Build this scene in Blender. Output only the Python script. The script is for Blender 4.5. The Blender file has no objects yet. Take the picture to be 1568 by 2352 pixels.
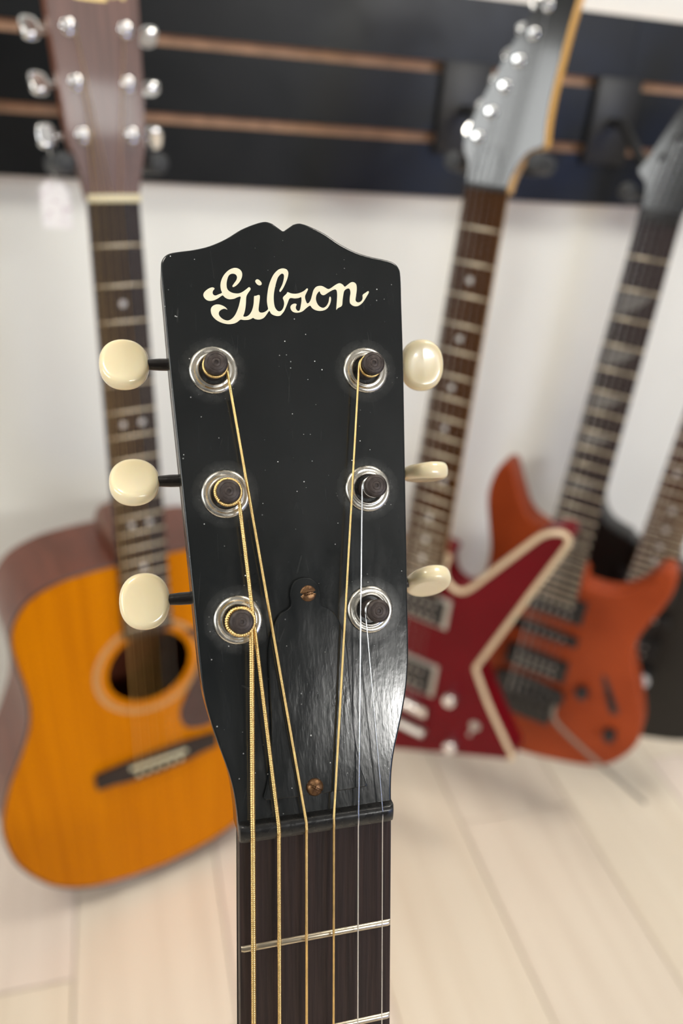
import bpy, bmesh, math, random
from mathutils import Vector, Matrix
from mathutils.geometry import tessellate_polygon

rnd = random.Random(7)
S = bpy.context.scene
C = S.collection
R = math.radians
CH = 0.985                      # camera height above the floor (m)
WALL_Y = 0.968                  # white wall behind the slat panel
SLAT_Y = 0.950                  # front face of the slat panel

# ------------------------------------------------------------------ camera
cam_d = bpy.data.cameras.new('camera'); cam = bpy.data.objects.new('camera', cam_d); C.objects.link(cam)
pit, rol, hed = R(29.3208), R(5.1774), R(17.4259)
fw = Vector((math.sin(hed)*math.cos(pit), math.cos(hed)*math.cos(pit), -math.sin(pit)))
rt = Vector((math.cos(hed), -math.sin(hed), 0)); dn = fw.cross(rt)
c_r = rt*math.cos(rol) - dn*math.sin(rol); c_d = rt*math.sin(rol) + dn*math.cos(rol)
cam.matrix_world = Matrix(((c_r.x, -c_d.x, -fw.x, 0), (c_r.y, -c_d.y, -fw.y, 0), (c_r.z, -c_d.z, -fw.z, CH), (0, 0, 0, 1)))
cam_d.sensor_fit = 'VERTICAL'; cam_d.sensor_height = 36; cam_d.sensor_width = 24
cam_d.lens = 1766/2352*36
cam_d.clip_start = 0.01; cam_d.clip_end = 50
cam_d.dof.use_dof = True; cam_d.dof.focus_distance = 0.226; cam_d.dof.aperture_fstop = 6.2
S.camera = cam

# ------------------------------------------------------------------ world, daylight, exposure
w = bpy.data.worlds.new('daylight'); S.world = w; w.use_nodes = True
w.node_tree.nodes['Background'].inputs[0].default_value = (0.72, 0.84, 1.0, 1)
w.node_tree.nodes['Background'].inputs[1].default_value = 1.0
S.view_settings.view_transform = 'Standard'; S.view_settings.look = 'None'
S.view_settings.exposure = -0.66; S.view_settings.gamma = 1.0; S.view_settings.use_curve_mapping = False

# room: x -2.3..2.8, y -2.6..WALL_Y, z 0..2.55
RX0, RX1, RY0, RZ1 = -2.3, 2.8, -2.6, 2.55
WIN_REAR = (0.80, 2.50, 1.725, 2.08)     # x0,x1,z0,z1 in the wall behind the camera
WIN_LEFT = (-1.55, 0.45, 1.12, 2.10)    # y0,y1,z0,z1 in the left wall
def area(name, loc, rot, sx, sy, power, col):
    l = bpy.data.lights.new(name, 'AREA'); l.shape = 'RECTANGLE'; l.size = sx; l.size_y = sy; l.energy = power; l.color = col
    o = bpy.data.objects.new(name, l); o.location = loc; o.rotation_euler = rot; C.objects.link(o); return o
area('daylight_rear_window', ((WIN_REAR[0]+WIN_REAR[1])/2, RY0-0.16, (WIN_REAR[2]+WIN_REAR[3])/2), (R(90), 0, 0),
     WIN_REAR[1]-WIN_REAR[0], WIN_REAR[3]-WIN_REAR[2], 150, (1.0, 0.985, 0.94))
area('daylight_left_window', (RX0-0.16, (WIN_LEFT[0]+WIN_LEFT[1])/2, (WIN_LEFT[2]+WIN_LEFT[3])/2), (R(90), 0, R(-90)),
     WIN_LEFT[1]-WIN_LEFT[0], WIN_LEFT[3]-WIN_LEFT[2], 66, (0.97, 0.98, 0.95))
ADDED_DOOR = (1.95, 2.70, 0.10, 1.45)         # unseen rear door opening, added for a blue sheen on the right slats
area('added_blue_sheen_light', ((ADDED_DOOR[0]+ADDED_DOOR[1])/2, RY0-0.16, (ADDED_DOOR[2]+ADDED_DOOR[3])/2), (R(90), 0, 0), ADDED_DOOR[1]-ADDED_DOOR[0], ADDED_DOOR[3]-ADDED_DOOR[2], 26, (0.22, 0.38, 1.0))  # added blue lamp in that opening, tints the right slats

# ------------------------------------------------------------------ helpers
def tag(o, label=None, cat=None, group=None, kind=None):
    if label: o['label'] = label
    if cat: o['category'] = cat
    if group: o['group'] = group
    if kind: o['kind'] = kind
    return o
def thing(name, mw, label, cat, group=None):
    o = bpy.data.objects.new(name, None); C.objects.link(o); o.empty_display_size = 0.05
    o.matrix_world = mw; tag(o, label, cat, group); return o
def obj(name, me, mat, parent=None, off=None, angle=38):
    """link a mesh (mm or m already converted) as one object"""
    if isinstance(me, bmesh.types.BMesh):
        m = bpy.data.meshes.new(name); me.normal_update(); me.to_mesh(m); me.free(); me = m
    if mat is not None and not me.materials: me.materials.append(mat)
    flags = [p.use_smooth for p in me.polygons]
    if not any(flags): flags = [True]*len(flags)
    me.set_sharp_from_angle(angle=R(angle))
    me.polygons.foreach_set('use_smooth', flags)
    o = bpy.data.objects.new(name, me); C.objects.link(o)
    if parent: o.parent = parent
    if off: o.location = off
    return o
MM = Matrix.Scale(0.001, 4)
def fin(bm, mw=None, mm=True):
    if mw is not None: bm.transform(mw)
    if mm: bm.transform(MM)
    bmesh.ops.recalc_face_normals(bm, faces=bm.faces[:])
    return bm
def catmull(pts, n=4, closed=True):
    out = []; N = len(pts)
    rng = range(N) if closed else range(N-1)
    for i in rng:
        if closed: p0, p1, p2, p3 = pts[i-1], pts[i], pts[(i+1) % N], pts[(i+2) % N]
        else: p0, p1, p2, p3 = pts[max(i-1, 0)], pts[i], pts[i+1], pts[min(i+2, N-1)]
        for k in range(n):
            t = k/n
            out.append(tuple(0.5*((2*b) + (c-a)*t + (2*a-5*b+4*c-d)*t*t + (-a+3*b-3*c+d)*t**3) for a, b, c, d in zip(p0, p1, p2, p3)))
    if not closed: out.append(tuple(pts[-1]))
    return out
def box(x0, x1, y0, y1, z0, z1, bev=0.0, seg=2):
    bm = bmesh.new()
    bmesh.ops.create_cube(bm, size=1)
    bm.transform(Matrix.Translation(((x0+x1)/2, (y0+y1)/2, (z0+z1)/2)) @ Matrix.Diagonal((x1-x0, y1-y0, z1-z0, 1)))
    if bev: bmesh.ops.bevel(bm, geom=bm.edges[:], offset=bev, segments=seg, profile=0.5, affect='EDGES')
    return bm
def join(bm, other):
    m = bpy.data.meshes.new('tmp'); other.to_mesh(m); other.free(); bm.from_mesh(m); bpy.data.meshes.remove(m); return bm
def plate(outline, z0, z1, bev=0.0, seg=3, back=True):
    """outline (x,y) list extruded from z0 to z1 with rounded rims"""
    bm = bmesh.new()
    vs = [bm.verts.new((p[0], p[1], z1)) for p in outline]
    f = bm.faces.new(vs)
    r = bmesh.ops.extrude_face_region(bm, geom=[f])
    bmesh.ops.translate(bm, vec=(0, 0, z0-z1), verts=[g for g in r['geom'] if isinstance(g, bmesh.types.BMVert)])
    bmesh.ops.recalc_face_normals(bm, faces=bm.faces[:])
    if bev:
        e = [e for e in bm.edges if abs(e.verts[0].co.z-e.verts[1].co.z) < 1e-6 and (back or e.verts[0].co.z > (z0+z1)/2)]
        bmesh.ops.bevel(bm, geom=e, offset=bev, segments=seg, profile=0.5, affect='EDGES', clamp_overlap=True)
    bm.normal_update()
    for f in bm.faces: f.smooth = abs(f.normal.z) < 0.9995      # flat caps stay flat, rims are smooth
    bmesh.ops.triangulate(bm, faces=[f for f in bm.faces if len(f.verts) > 4])
    return bm
def lathe(profile, n=32, cap=True):
    """profile (r,z) revolved about z"""
    bm = bmesh.new(); rings = []
    for r, z in profile:
        if r < 1e-6: rings.append([bm.verts.new((0, 0, z))])
        else: rings.append([bm.verts.new((r*math.cos(2*math.pi*i/n), r*math.sin(2*math.pi*i/n), z)) for i in range(n)])
    for a, b in zip(rings, rings[1:]):
        for i in range(n):
            j = (i+1) % n
            if len(a) == 1 and len(b) == 1: continue
            if len(a) == 1: bm.faces.new((a[0], b[i], b[j]))
            elif len(b) == 1: bm.faces.new((a[i], a[j], b[0]))
            else: bm.faces.new((a[i], a[j], b[j], b[i]))
    if cap:
        for rg in (rings[0], rings[-1]):
            if len(rg) > 2: bm.faces.new(rg)
    return bm
def tube(path, rad, n=8, closed=False, flat=1.0):
    """tube along a path; rad a number or list"""
    pts = [Vector(p) for p in path]; N = len(pts)
    bm = bmesh.new(); rings = []
    T = []
    for i in range(N):
        a = pts[i-1] if (i or closed) else pts[i]; b = pts[(i+1) % N] if (i < N-1 or closed) else pts[i]
        T.append((b-a).normalized())
    ref = Vector((0, 0, 1)) if abs(T[0].z) < 0.9 else Vector((1, 0, 0))
    u = (ref - T[0]*ref.dot(T[0])).normalized()
    for i in range(N):
        u = (u - T[i]*u.dot(T[i])).normalized(); v = T[i].cross(u)
        r = rad[i] if isinstance(rad, (list, tuple)) else rad
        rings.append([bm.verts.new(pts[i] + u*(r*math.cos(2*math.pi*k/n)) + v*(r*flat*math.sin(2*math.pi*k/n))) for k in range(n)])
    for i in range(N if closed else N-1):
        a, b = rings[i], rings[(i+1) % N]
        for k in range(n): bm.faces.new((a[k], a[(k+1) % n], b[(k+1) % n], b[k]))
    if not closed: bm.faces.new(rings[0][::-1]); bm.faces.new(rings[-1])
    return bm
def polyfill(outline, z=0.0, thick=0.0):
    bm = bmesh.new()
    vs = [bm.verts.new((p[0], p[1], z)) for p in outline]
    for t in tessellate_polygon([[Vector((p[0], p[1], 0)) for p in outline]]):
        try: bm.faces.new([vs[i] for i in t])
        except ValueError: pass
    if thick:
        r = bmesh.ops.extrude_face_region(bm, geom=bm.faces[:])
        bmesh.ops.translate(bm, vec=(0, 0, -thick), verts=[g for g in r['geom'] if isinstance(g, bmesh.types.BMVert)])
    return bm
def ring_plate(outer, inner, z, thick):
    """flat plate with a hole"""
    bm = bmesh.new(); ed = []
    for lp in (outer, inner):
        vs = [bm.verts.new((p[0], p[1], z)) for p in lp]
        ed += [bm.edges.new((vs[i], vs[(i+1) % len(vs)])) for i in range(len(vs))]
    bmesh.ops.triangle_fill(bm, use_beauty=True, use_dissolve=False, edges=ed)
    r = bmesh.ops.extrude_face_region(bm, geom=bm.faces[:])
    bmesh.ops.translate(bm, vec=(0, 0, -thick), verts=[g for g in r['geom'] if isinstance(g, bmesh.types.BMVert)])
    return bm
def circle(r, n=48, c=(0, 0)): return [(c[0]+r*math.cos(2*math.pi*i/n), c[1]+r*math.sin(2*math.pi*i/n)) for i in range(n)]
def copy_tree(o, parent=None):
    k = o.copy(); C.objects.link(k); k.parent = parent
    for ch in o.children: copy_tree(ch, k)
    return k
def share(o, parent, loc=None, rot=None, name=None):
    k = o.copy(); C.objects.link(k); k.parent = parent
    if loc is not None: k.location = loc
    if rot is not None: k.rotation_euler = rot
    return k

# ------------------------------------------------------------------ materials
def mat(name, col, rough=0.5, metal=0.0, coat=0.0, var=0.0, vscale=(30, 30, 30), col2=None, bump=0.0, bscale=None, sss=0.0, emit=0.0, rvar=0.0, detail=4.0, spec=0.5, lo=0.35, hi=0.65):
    m = bpy.data.materials.new(name); m.use_nodes = True; nt = m.node_tree; N = nt.nodes; L = nt.links
    b = N['Principled BSDF']
    b.inputs['Base Color'].default_value = (*col, 1); b.inputs['Roughness'].default_value = rough; b.inputs['Metallic'].default_value = metal
    b.inputs['Coat Weight'].default_value = coat; b.inputs['Coat Roughness'].default_value = 0.06
    b.inputs['Specular IOR Level'].default_value = spec
    if sss:
        b.inputs['Subsurface Weight'].default_value = sss; b.inputs['Subsurface Radius'].default_value = (1, 0.7, 0.35); b.inputs['Subsurface Scale'].default_value = 0.002
    if emit:
        b.inputs['Emission Color'].default_value = (*col, 1); b.inputs['Emission Strength'].default_value = emit
    tc = N.new('ShaderNodeTexCoord'); mp = N.new('ShaderNodeMapping'); mp.inputs['Scale'].default_value = vscale
    L.new(tc.outputs['Object'], mp.inputs['Vector'])
    nz = N.new('ShaderNodeTexNoise'); nz.inputs['Scale'].default_value = 1.0; nz.inputs['Detail'].default_value = detail
    L.new(mp.outputs[0], nz.inputs['Vector'])
    rp = N.new('ShaderNodeMapRange'); rp.inputs[1].default_value = lo; rp.inputs[2].default_value = hi
    L.new(nz.outputs[0], rp.inputs[0])
    if col2 is None: col2 = tuple(c*(1-var) for c in col)
    mx = N.new('ShaderNodeMix'); mx.data_type = 'RGBA'; mx.inputs[6].default_value = (*col, 1); mx.inputs[7].default_value = (*col2, 1)
    L.new(rp.outputs[0], mx.inputs[0]); L.new(mx.outputs[2], b.inputs['Base Color'])
    if rvar:
        mr = N.new('ShaderNodeMapRange'); mr.inputs[3].default_value = max(0.02, rough-rvar); mr.inputs[4].default_value = rough+rvar
        L.new(rp.outputs[0], mr.inputs[0]); L.new(mr.outputs[0], b.inputs['Roughness'])
    if bump:
        bp = N.new('ShaderNodeBump'); bp.inputs['Strength'].default_value = bump; bp.inputs['Distance'].default_value = 0.001
        L.new(nz.outputs[0], bp.inputs['Height']); L.new(bp.outputs[0], b.inputs['Normal'])
    return m
M = {}
M['wall'] = mat('white_plaster', (0.85, 0.855, 0.815), 0.85, var=0.05, vscale=(3, 3, 3), bump=0.05)
M['ceil'] = mat('ceiling_grey', (0.36, 0.36, 0.35), 0.9, var=0.03)
M['darkwall'] = mat('charcoal_wall_paint', (0.20, 0.20, 0.205), 0.85, var=0.06, vscale=(3, 3, 3))
M['slat'] = mat('black_laminate', (0.008, 0.009, 0.010), 0.36, var=0.25, vscale=(20, 20, 20), rvar=0.05, spec=0.3)
M['mdf'] = mat('mdf_core', (0.56, 0.36, 0.23), 0.75, var=0.2, vscale=(60, 60, 60))
M['frame'] = mat('window_frame_white', (0.75, 0.75, 0.74), 0.4, var=0.03)
M['hang'] = mat('black_steel', (0.012, 0.012, 0.013), 0.45, var=0.2, vscale=(80, 80, 80))
M['pad'] = mat('grey_rubber', (0.035, 0.037, 0.04), 0.6, var=0.2, vscale=(80, 80, 80))
M['chrome'] = mat('chrome', (0.86, 0.86, 0.86), 0.12, 1.0, var=0.05, vscale=(200, 200, 200), rvar=0.04)
M['nickel'] = mat('aged_nickel', (0.70, 0.67, 0.60), 0.27, 1.0, var=0.10, vscale=(350, 350, 350), rvar=0.08, detail=5)
M['fret'] = mat('fret_wire', (0.62, 0.54, 0.41), 0.30, 1.0, var=0.1, vscale=(300, 300, 300))
M['post'] = mat('oxidised_post', (0.060, 0.045, 0.040), 0.48, 0.35, var=0.45, vscale=(900, 900, 900), bump=0.15)
M['shaft'] = mat('blackened_steel', (0.018, 0.014, 0.012), 0.35, 0.2, var=0.4, vscale=(500, 500, 500), bump=0.2)
M['ivory'] = mat('aged_ivory_plastic', (0.86, 0.76, 0.52), 0.22, coat=0.5, col2=(0.80, 0.66, 0.38), vscale=(45, 25, 45), sss=0.35, lo=0.3, hi=0.75)
M['bronze'] = mat('bronze_wound_string', (0.95, 0.66, 0.27), 0.28, 1.0, var=0.15, vscale=(400, 400, 400))
M['steel'] = mat('plain_steel_string', (0.82, 0.84, 0.86), 0.22, 1.0, var=0.05, vscale=(400, 400, 400))
M['logo'] = mat('cream_inlay', (0.86, 0.80, 0.60), 0.4, coat=0.3, col2=(0.80, 0.74, 0.55), vscale=(200, 200, 200))
M['brass'] = mat('tarnished_brass', (0.22, 0.12, 0.055), 0.4, 0.8, col2=(0.10, 0.05, 0.025), vscale=(700, 700, 700), bump=0.25)
M['nutblk'] = mat('black_nut', (0.010, 0.010, 0.010), 0.30, var=0.3, vscale=(400, 400, 400), bump=0.1, rvar=0.08)
M['rose'] = mat('dark_rosewood', (0.030, 0.016, 0.014), 0.5, col2=(0.012, 0.006, 0.005), vscale=(900, 25, 900), bump=0.25, rvar=0.08, detail=6, spec=0.35)
M['rose2'] = mat('brown_rosewood', (0.075, 0.029, 0.006), 0.6, col2=(0.034, 0.012, 0.003), vscale=(500, 14, 500), rvar=0.06, spec=0.06)
M['ebony'] = mat('ebony', (0.022, 0.016, 0.015), 0.5, col2=(0.036, 0.024, 0.018), vscale=(500, 14, 500), spec=0.3)
M['pearl'] = mat('pearl_dot', (0.72, 0.70, 0.68), 0.25, coat=0.4, var=0.2, vscale=(300, 300, 300))
M['greypearl'] = mat('grey_pearl_inlay', (0.16, 0.15, 0.14), 0.3, coat=0.3, var=0.3, vscale=(200, 200, 200))
M['spruce'] = mat('amber_spruce', (0.72, 0.235, 0.0), 0.38, col2=(0.60, 0.182, 0.0), vscale=(260, 4, 60), detail=5, rvar=0.04, spec=0.06)
M['mahog'] = mat('mahogany_side', (0.150, 0.042, 0.022), 0.36, coat=0.08, col2=(0.100, 0.026, 0.012), vscale=(60, 60, 12), spec=0.4)
M['mahogn'] = mat('mahogany_neck', (0.16, 0.055, 0.028), 0.4, col2=(0.10, 0.035, 0.018), vscale=(200, 10, 200))
M['headrose'] = mat('rosewood_headplate', (0.165, 0.080, 0.060), 0.38, coat=0.1, col2=(0.100, 0.050, 0.038), vscale=(330, 6, 100), detail=5, spec=0.4)
M['bone'] = mat('bone', (0.86, 0.78, 0.52), 0.4, var=0.06)
M['cream'] = mat('cream_binding', (0.74, 0.58, 0.38), 0.35, coat=0.3, var=0.06)
M['tort'] = mat('dark_pickguard', (0.065, 0.022, 0.020), 0.25, coat=0.3, var=0.3, vscale=(40, 40, 40))
M['red'] = mat('wine_red_lacquer', (0.150, 0.002, 0.007), 0.30, coat=0.06, var=0.15, vscale=(15, 15, 15), spec=0.12)
M['orange'] = mat('copper_orange_finish', (0.37, 0.062, 0.015), 0.42, coat=0.05, col2=(0.30, 0.047, 0.011), vscale=(12, 12, 12), spec=0.15)
M['blackg'] = mat('black_gloss', (0.012, 0.012, 0.012), 0.14, coat=0.7, var=0.2)
M['blackb'] = mat('black_body_finish', (0.011, 0.010, 0.009), 0.34, coat=0.0, var=0.2, vscale=(15, 15, 15), spec=0.4)
M['maple'] = mat('amber_maple', (0.86, 0.50, 0.14), 0.35, coat=0.2, col2=(0.76, 0.41, 0.10), vscale=(200, 10, 200))
M['plastic'] = mat('black_plastic', (0.014, 0.014, 0.015), 0.4, var=0.2, vscale=(100, 100, 100))
M['silver'] = mat('brushed_pickup_ring', (0.62, 0.58, 0.52), 0.35, 0.6, var=0.1, vscale=(100, 100, 100))
M['armm'] = mat('dull_steel_arm', (0.30, 0.27, 0.22), 0.45, 0.7, var=0.1)
M['gold'] = mat('gold_decal', (0.75, 0.55, 0.22), 0.35, 0.4, var=0.2, vscale=(300, 300, 300))
M['paper'] = mat('tag_paper', (0.92, 0.90, 0.90), 0.8, col2=(0.70, 0.60, 0.66), vscale=(110, 1, 160), lo=0.52, hi=0.66)
M['thread'] = mat('white_thread', (0.7, 0.68, 0.64), 0.8, var=0.1)
M['plate'] = mat('tuner_plate_metal', (0.30, 0.27, 0.24), 0.4, 0.9, var=0.3, vscale=(200, 200, 200))
M['sunb'] = mat('dark_sunburst_top', (0.16, 0.060, 0.016), 0.25, coat=0.5, col2=(0.05, 0.018, 0.008), vscale=(9, 7, 9))
M['led'] = mat('led_diffuser', (1.0, 0.94, 0.84), 0.6, emit=29.0)
M['ros'] = mat('rosette_inlay', (0.62, 0.34, 0.12), 0.35, coat=0.3, var=0.2, vscale=(300, 300, 300))
M['alum'] = mat('aluminium_trim', (0.7, 0.7, 0.7), 0.4, 0.8, var=0.05)

def floor_mats():
    out = []
    for i, (a, b2) in enumerate([((0.85, 0.745, 0.61), (0.77, 0.66, 0.53)), ((0.855, 0.74, 0.625), (0.785, 0.66, 0.55)), ((0.84, 0.74, 0.595), (0.775, 0.665, 0.52)), ((0.85, 0.73, 0.63), (0.765, 0.645, 0.545))]):
        m = mat('bleached_oak', a, 0.42, col2=b2, vscale=(38, 2.4, 10), detail=6, rvar=0.05, lo=0.42, hi=0.72)
        nt = m.node_tree; N = nt.nodes; L = nt.links; b = N['Principled BSDF']
        # sparse grey knots
        tc = N.new('ShaderNodeTexCoord'); mp = N.new('ShaderNodeMapping'); mp.inputs['Scale'].default_value = (7, 3.2, 1); mp.inputs['Location'].default_value = (i*3.7, i*1.9, 0)
        vo = N.new('ShaderNodeTexVoronoi'); vo.inputs['Scale'].default_value = 1.0
        L.new(tc.outputs['Object'], mp.inputs['Vector']); L.new(mp.outputs[0], vo.inputs['Vector'])
        mr = N.new('ShaderNodeMapRange'); mr.inputs[1].default_value = 0.03; mr.inputs[2].default_value = 0.10; mr.inputs[3].default_value = 0.65; mr.inputs[4].default_value = 0.0
        L.new(vo.outputs['Distance'], mr.inputs[0])
        old = b.inputs['Base Color'].links[0].from_socket
        mx = N.new('ShaderNodeMix'); mx.data_type = 'RGBA'; mx.inputs[7].default_value = (0.36, 0.31, 0.28, 1)
        L.new(mr.outputs[0], mx.inputs[0]); L.new(old, mx.inputs[6]); L.new(mx.outputs[2], b.inputs['Base Color'])
        out.append(m)
    return out
M['oak'] = floor_mats()

# ------------------------------------------------------------------ the room
def struct(name, bm, m, parent=None):
    o = obj(name, bm, m, parent)
    if not parent: o['kind'] = 'structure'
    return o
def wall_with_hole(axis, a0, a1, z0, z1, at, th, h):
    """h = (a0,a1,z0,z1) opening; boxes around it"""
    bm = bmesh.new()
    for (p, q, r, s) in [(a0, h[0], z0, z1), (h[1], a1, z0, z1), (h[0], h[1], z0, h[2]), (h[0], h[1], h[3], z1)]:
        join(bm, box(p, q, at-th, at, r, s) if axis == 'x' else box(at-th, at, p, q, r, s))
    return bm
struct('wall_back', box(RX0, RX1, WALL_Y, WALL_Y+0.12, 0, RZ1), M['wall'])
rw = wall_with_hole('x', RX0, 2.75, 1.5, RZ1, RY0, 0.12, WIN_REAR)
join(rw, box(RX0, ADDED_DOOR[0], RY0-0.12, RY0, 0, 1.5)); join(rw, box(ADDED_DOOR[1], 2.75, RY0-0.12, RY0, 0, 1.5))
join(rw, box(ADDED_DOOR[0], ADDED_DOOR[1], RY0-0.12, RY0, 0, ADDED_DOOR[2])); join(rw, box(ADDED_DOOR[0], ADDED_DOOR[1], RY0-0.12, RY0, ADDED_DOOR[3], 1.5)); join(rw, box(2.75, RX1, RY0-0.12, RY0, 0, RZ1))
struct('wall_rear', rw, M['darkwall'])
struct('wall_left', wall_with_hole('y', RY0, WALL_Y, 0, RZ1, RX0, 0.12, WIN_LEFT), M['darkwall'])
struct('wall_right', box(RX1, RX1+0.12, RY0, WALL_Y, 0, RZ1), M['darkwall'])
struct('ceiling', box(RX0, RX1, RY0, WALL_Y, RZ1, RZ1+0.1), M['ceil'])
def window(name, axis, at, h, n):
    a0, a1, z0, z1 = h; t = 0.05
    root = bpy.data.objects.new(name, None); C.objects.link(root); root['kind'] = 'structure'
    mk = (lambda p, q, r, s: box(p, q, at-0.09, at-0.03, r, s, 0.004, 1)) if axis == 'x' else (lambda p, q, r, s: box(at-0.09, at-0.03, p, q, r, s, 0.004, 1))
    for (p, q, r, s) in [(a0, a0+t, z0, z1), (a1-t, a1, z0, z1), (a0+t, a1-t, z0, z0+t), (a0+t, a1-t, z1-t, z1)]:
        obj('window_frame', mk(p, q, r, s), M['frame'], root)
    for i in range(1, n):
        x = a0+(a1-a0)*i/n
        obj('mullion', mk(x-0.02, x+0.02, z0+t, z1-t), M['frame'], root)
window('window_1', 'x', RY0, WIN_REAR, 3)
window('window_2', 'y', RX0, WIN_LEFT, 2)
window('added_door_1', 'x', RY0, ADDED_DOOR, 1)  # frame of the added opening
# ceiling panels
for i, (x, y) in enumerate([(-0.85, 0.05), (1.00, 0.20)]):
    t = thing('ceiling_light', Matrix.Translation((x, y, RZ1)), ['square white ceiling light panel on the left of the ceiling', 'square white ceiling light panel on the right of the ceiling'][i], 'light', 'ceiling light panels')
    obj('diffuser', box(-0.27, 0.27, -0.27, 0.27, -0.022, -0.012), M['led'], t)
    fr_ = bmesh.new()
    for b_ in [(-0.3, 0.3, -0.3, -0.27), (-0.3, 0.3, 0.27, 0.3), (-0.3, -0.27, -0.27, 0.27), (0.27, 0.3, -0.27, 0.27)]:
        join(fr_, box(b_[0], b_[1], b_[2], b_[3], -0.03, 0.0))
    obj('trim', fr_, M['alum'], t)
# floor planks running to the wall
floor = struct('floor', box(RX0, RX1, RY0, WALL_Y, -0.05, -0.012), M['mdf'])
PW = 0.188; x = RX0 - 0.06; row = 0; pl_cache = {}
while x < RX1:
    y = RY0 - rnd.uniform(0.0, 1.2)
    while y < WALL_Y:
        ln = 1.38
        y0, y1 = max(y, RY0), min(y+ln, WALL_Y); x0, x1 = max(x, RX0), min(x+PW, RX1)
        if y1-y0 > 0.03 and x1-x0 > 0.02:
            g = 0.0007
            p = obj('plank', box(x0+g, x1-g, y0+g, y1-g, -0.012, 0.0, 0.0009, 1), M['oak'][rnd.randrange(4)], floor)
        y += ln
    x += PW; row += 1

# ------------------------------------------------------------------ slatwall
SEAM = 0.612
ZS = {'top': CH+0.0901, 'g1': CH+0.0201, 'g2': CH-0.0523, 'bot': CH-0.1176}
GR = 0.0052
def slat_mesh(x0, x1, z0, z1, lip0, lip1):
    """one slat: laminated front, raw cut edges; T-lips where a groove follows"""
    bm = box(x0, x1, SLAT_Y, WALL_Y-0.006, z0, z1)
    return bm
def slatwall(x0, x1, label):
    t = thing('slatwall_panel', Matrix.Translation(((x0+x1)/2, WALL_Y, ZS['bot'])), label, 'wall panel')
    iv = t.matrix_world.inverted()
    bk = box(x0+0.0005, x1-0.0005, WALL_Y-0.006, WALL_Y-0.0002, ZS['bot']+0.0005, ZS['top']-0.0005); bk.transform(iv)
    obj('backing_board', bk, M['mdf'], t)
    for (za, zb) in [(ZS['g1']+GR, ZS['top']), (ZS['g2']+GR, ZS['g1']-GR), (ZS['bot'], ZS['g2']-GR)]:
        bm = box(x0+0.0004, x1-0.0004, SLAT_Y, WALL_Y-0.006, za, zb); bm.transform(iv)
        me = bpy.data.meshes.new('slat'); bmesh.ops.recalc_face_normals(bm, faces=bm.faces[:]); bm.to_mesh(me); bm.free()
        me.materials.append(M['slat']); me.materials.append(M['mdf'])
        for p in me.polygons:
            if abs(p.normal.z) > 0.5: p.material_index = 1
        obj('slat', me, None, t)
slatwall(-1.60, SEAM, 'black slatwall panel with brown grooves behind the acoustic headstocks')
slatwall(SEAM, 1.83, 'bluish black slatwall panel right of the vertical seam at the right edge')

# ------------------------------------------------------------------ guitar building blocks (mm; x right, y up the neck, z out of the face; origin nut)
def fretpos(n, sc): return sc*(1-2**(-n/12.0))
def frame_mw(pos, yaw, lean, roll):
    u = Vector((math.cos(yaw), math.sin(yaw), 0)); n = Vector((math.sin(yaw), -math.cos(yaw), 0)); d = Vector((0, 0, -1))
    d2 = d*math.cos(lean)+n*math.sin(lean); n2 = n*math.cos(lean)-d*math.sin(lean)
    u2 = u*math.cos(roll)+d2*math.sin(roll); d3 = d2*math.cos(roll)-u*math.sin(roll)
    up = -d3
    return Matrix(((u2.x, up.x, n2.x, pos[0]), (u2.y, up.y, n2.y, pos[1]), (u2.z, up.z, n2.z, pos[2]+CH), (0, 0, 0, 1)))
def tilt_m(deg):
    a = R(deg); c, s = math.cos(a), math.sin(a)
    # head up = cos Y - sin Z ; head normal = cos Z + sin Y
    return Matrix(((1, 0, 0, 0), (0, c, s, 0), (0, -s, c, 0), (0, 0, 0, 1)))
def neck_mesh(y0, y1, w0, w1, depth0, depth1, ztop, n=12):
    """half-round neck shaft from y0 (nut) to y1 (body)"""
    bm = bmesh.new(); rings = []
    for y, w_, dp in [(y0, w0, depth0), (y0+(y1-y0)*0.5, (w0+w1)/2, (depth0+depth1)/2), (y1, w1, depth1)]:
        rg = []
        for k in range(n+1):
            a = math.pi*k/n
            rg.append(bm.verts.new((math.cos(a)*w_, y, ztop - dp*abs(math.sin(a))**0.85)))
        rings.append(rg)
    for a, b in zip(rings, rings[1:]):
        for k in range(n): bm.faces.new((a[k], a[k+1], b[k+1], b[k]))
        bm.faces.new((a[n], a[0], b[0], b[n]))
    bm.faces.new(rings[0]); bm.faces.new(rings[-1])
    return bm
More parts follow.
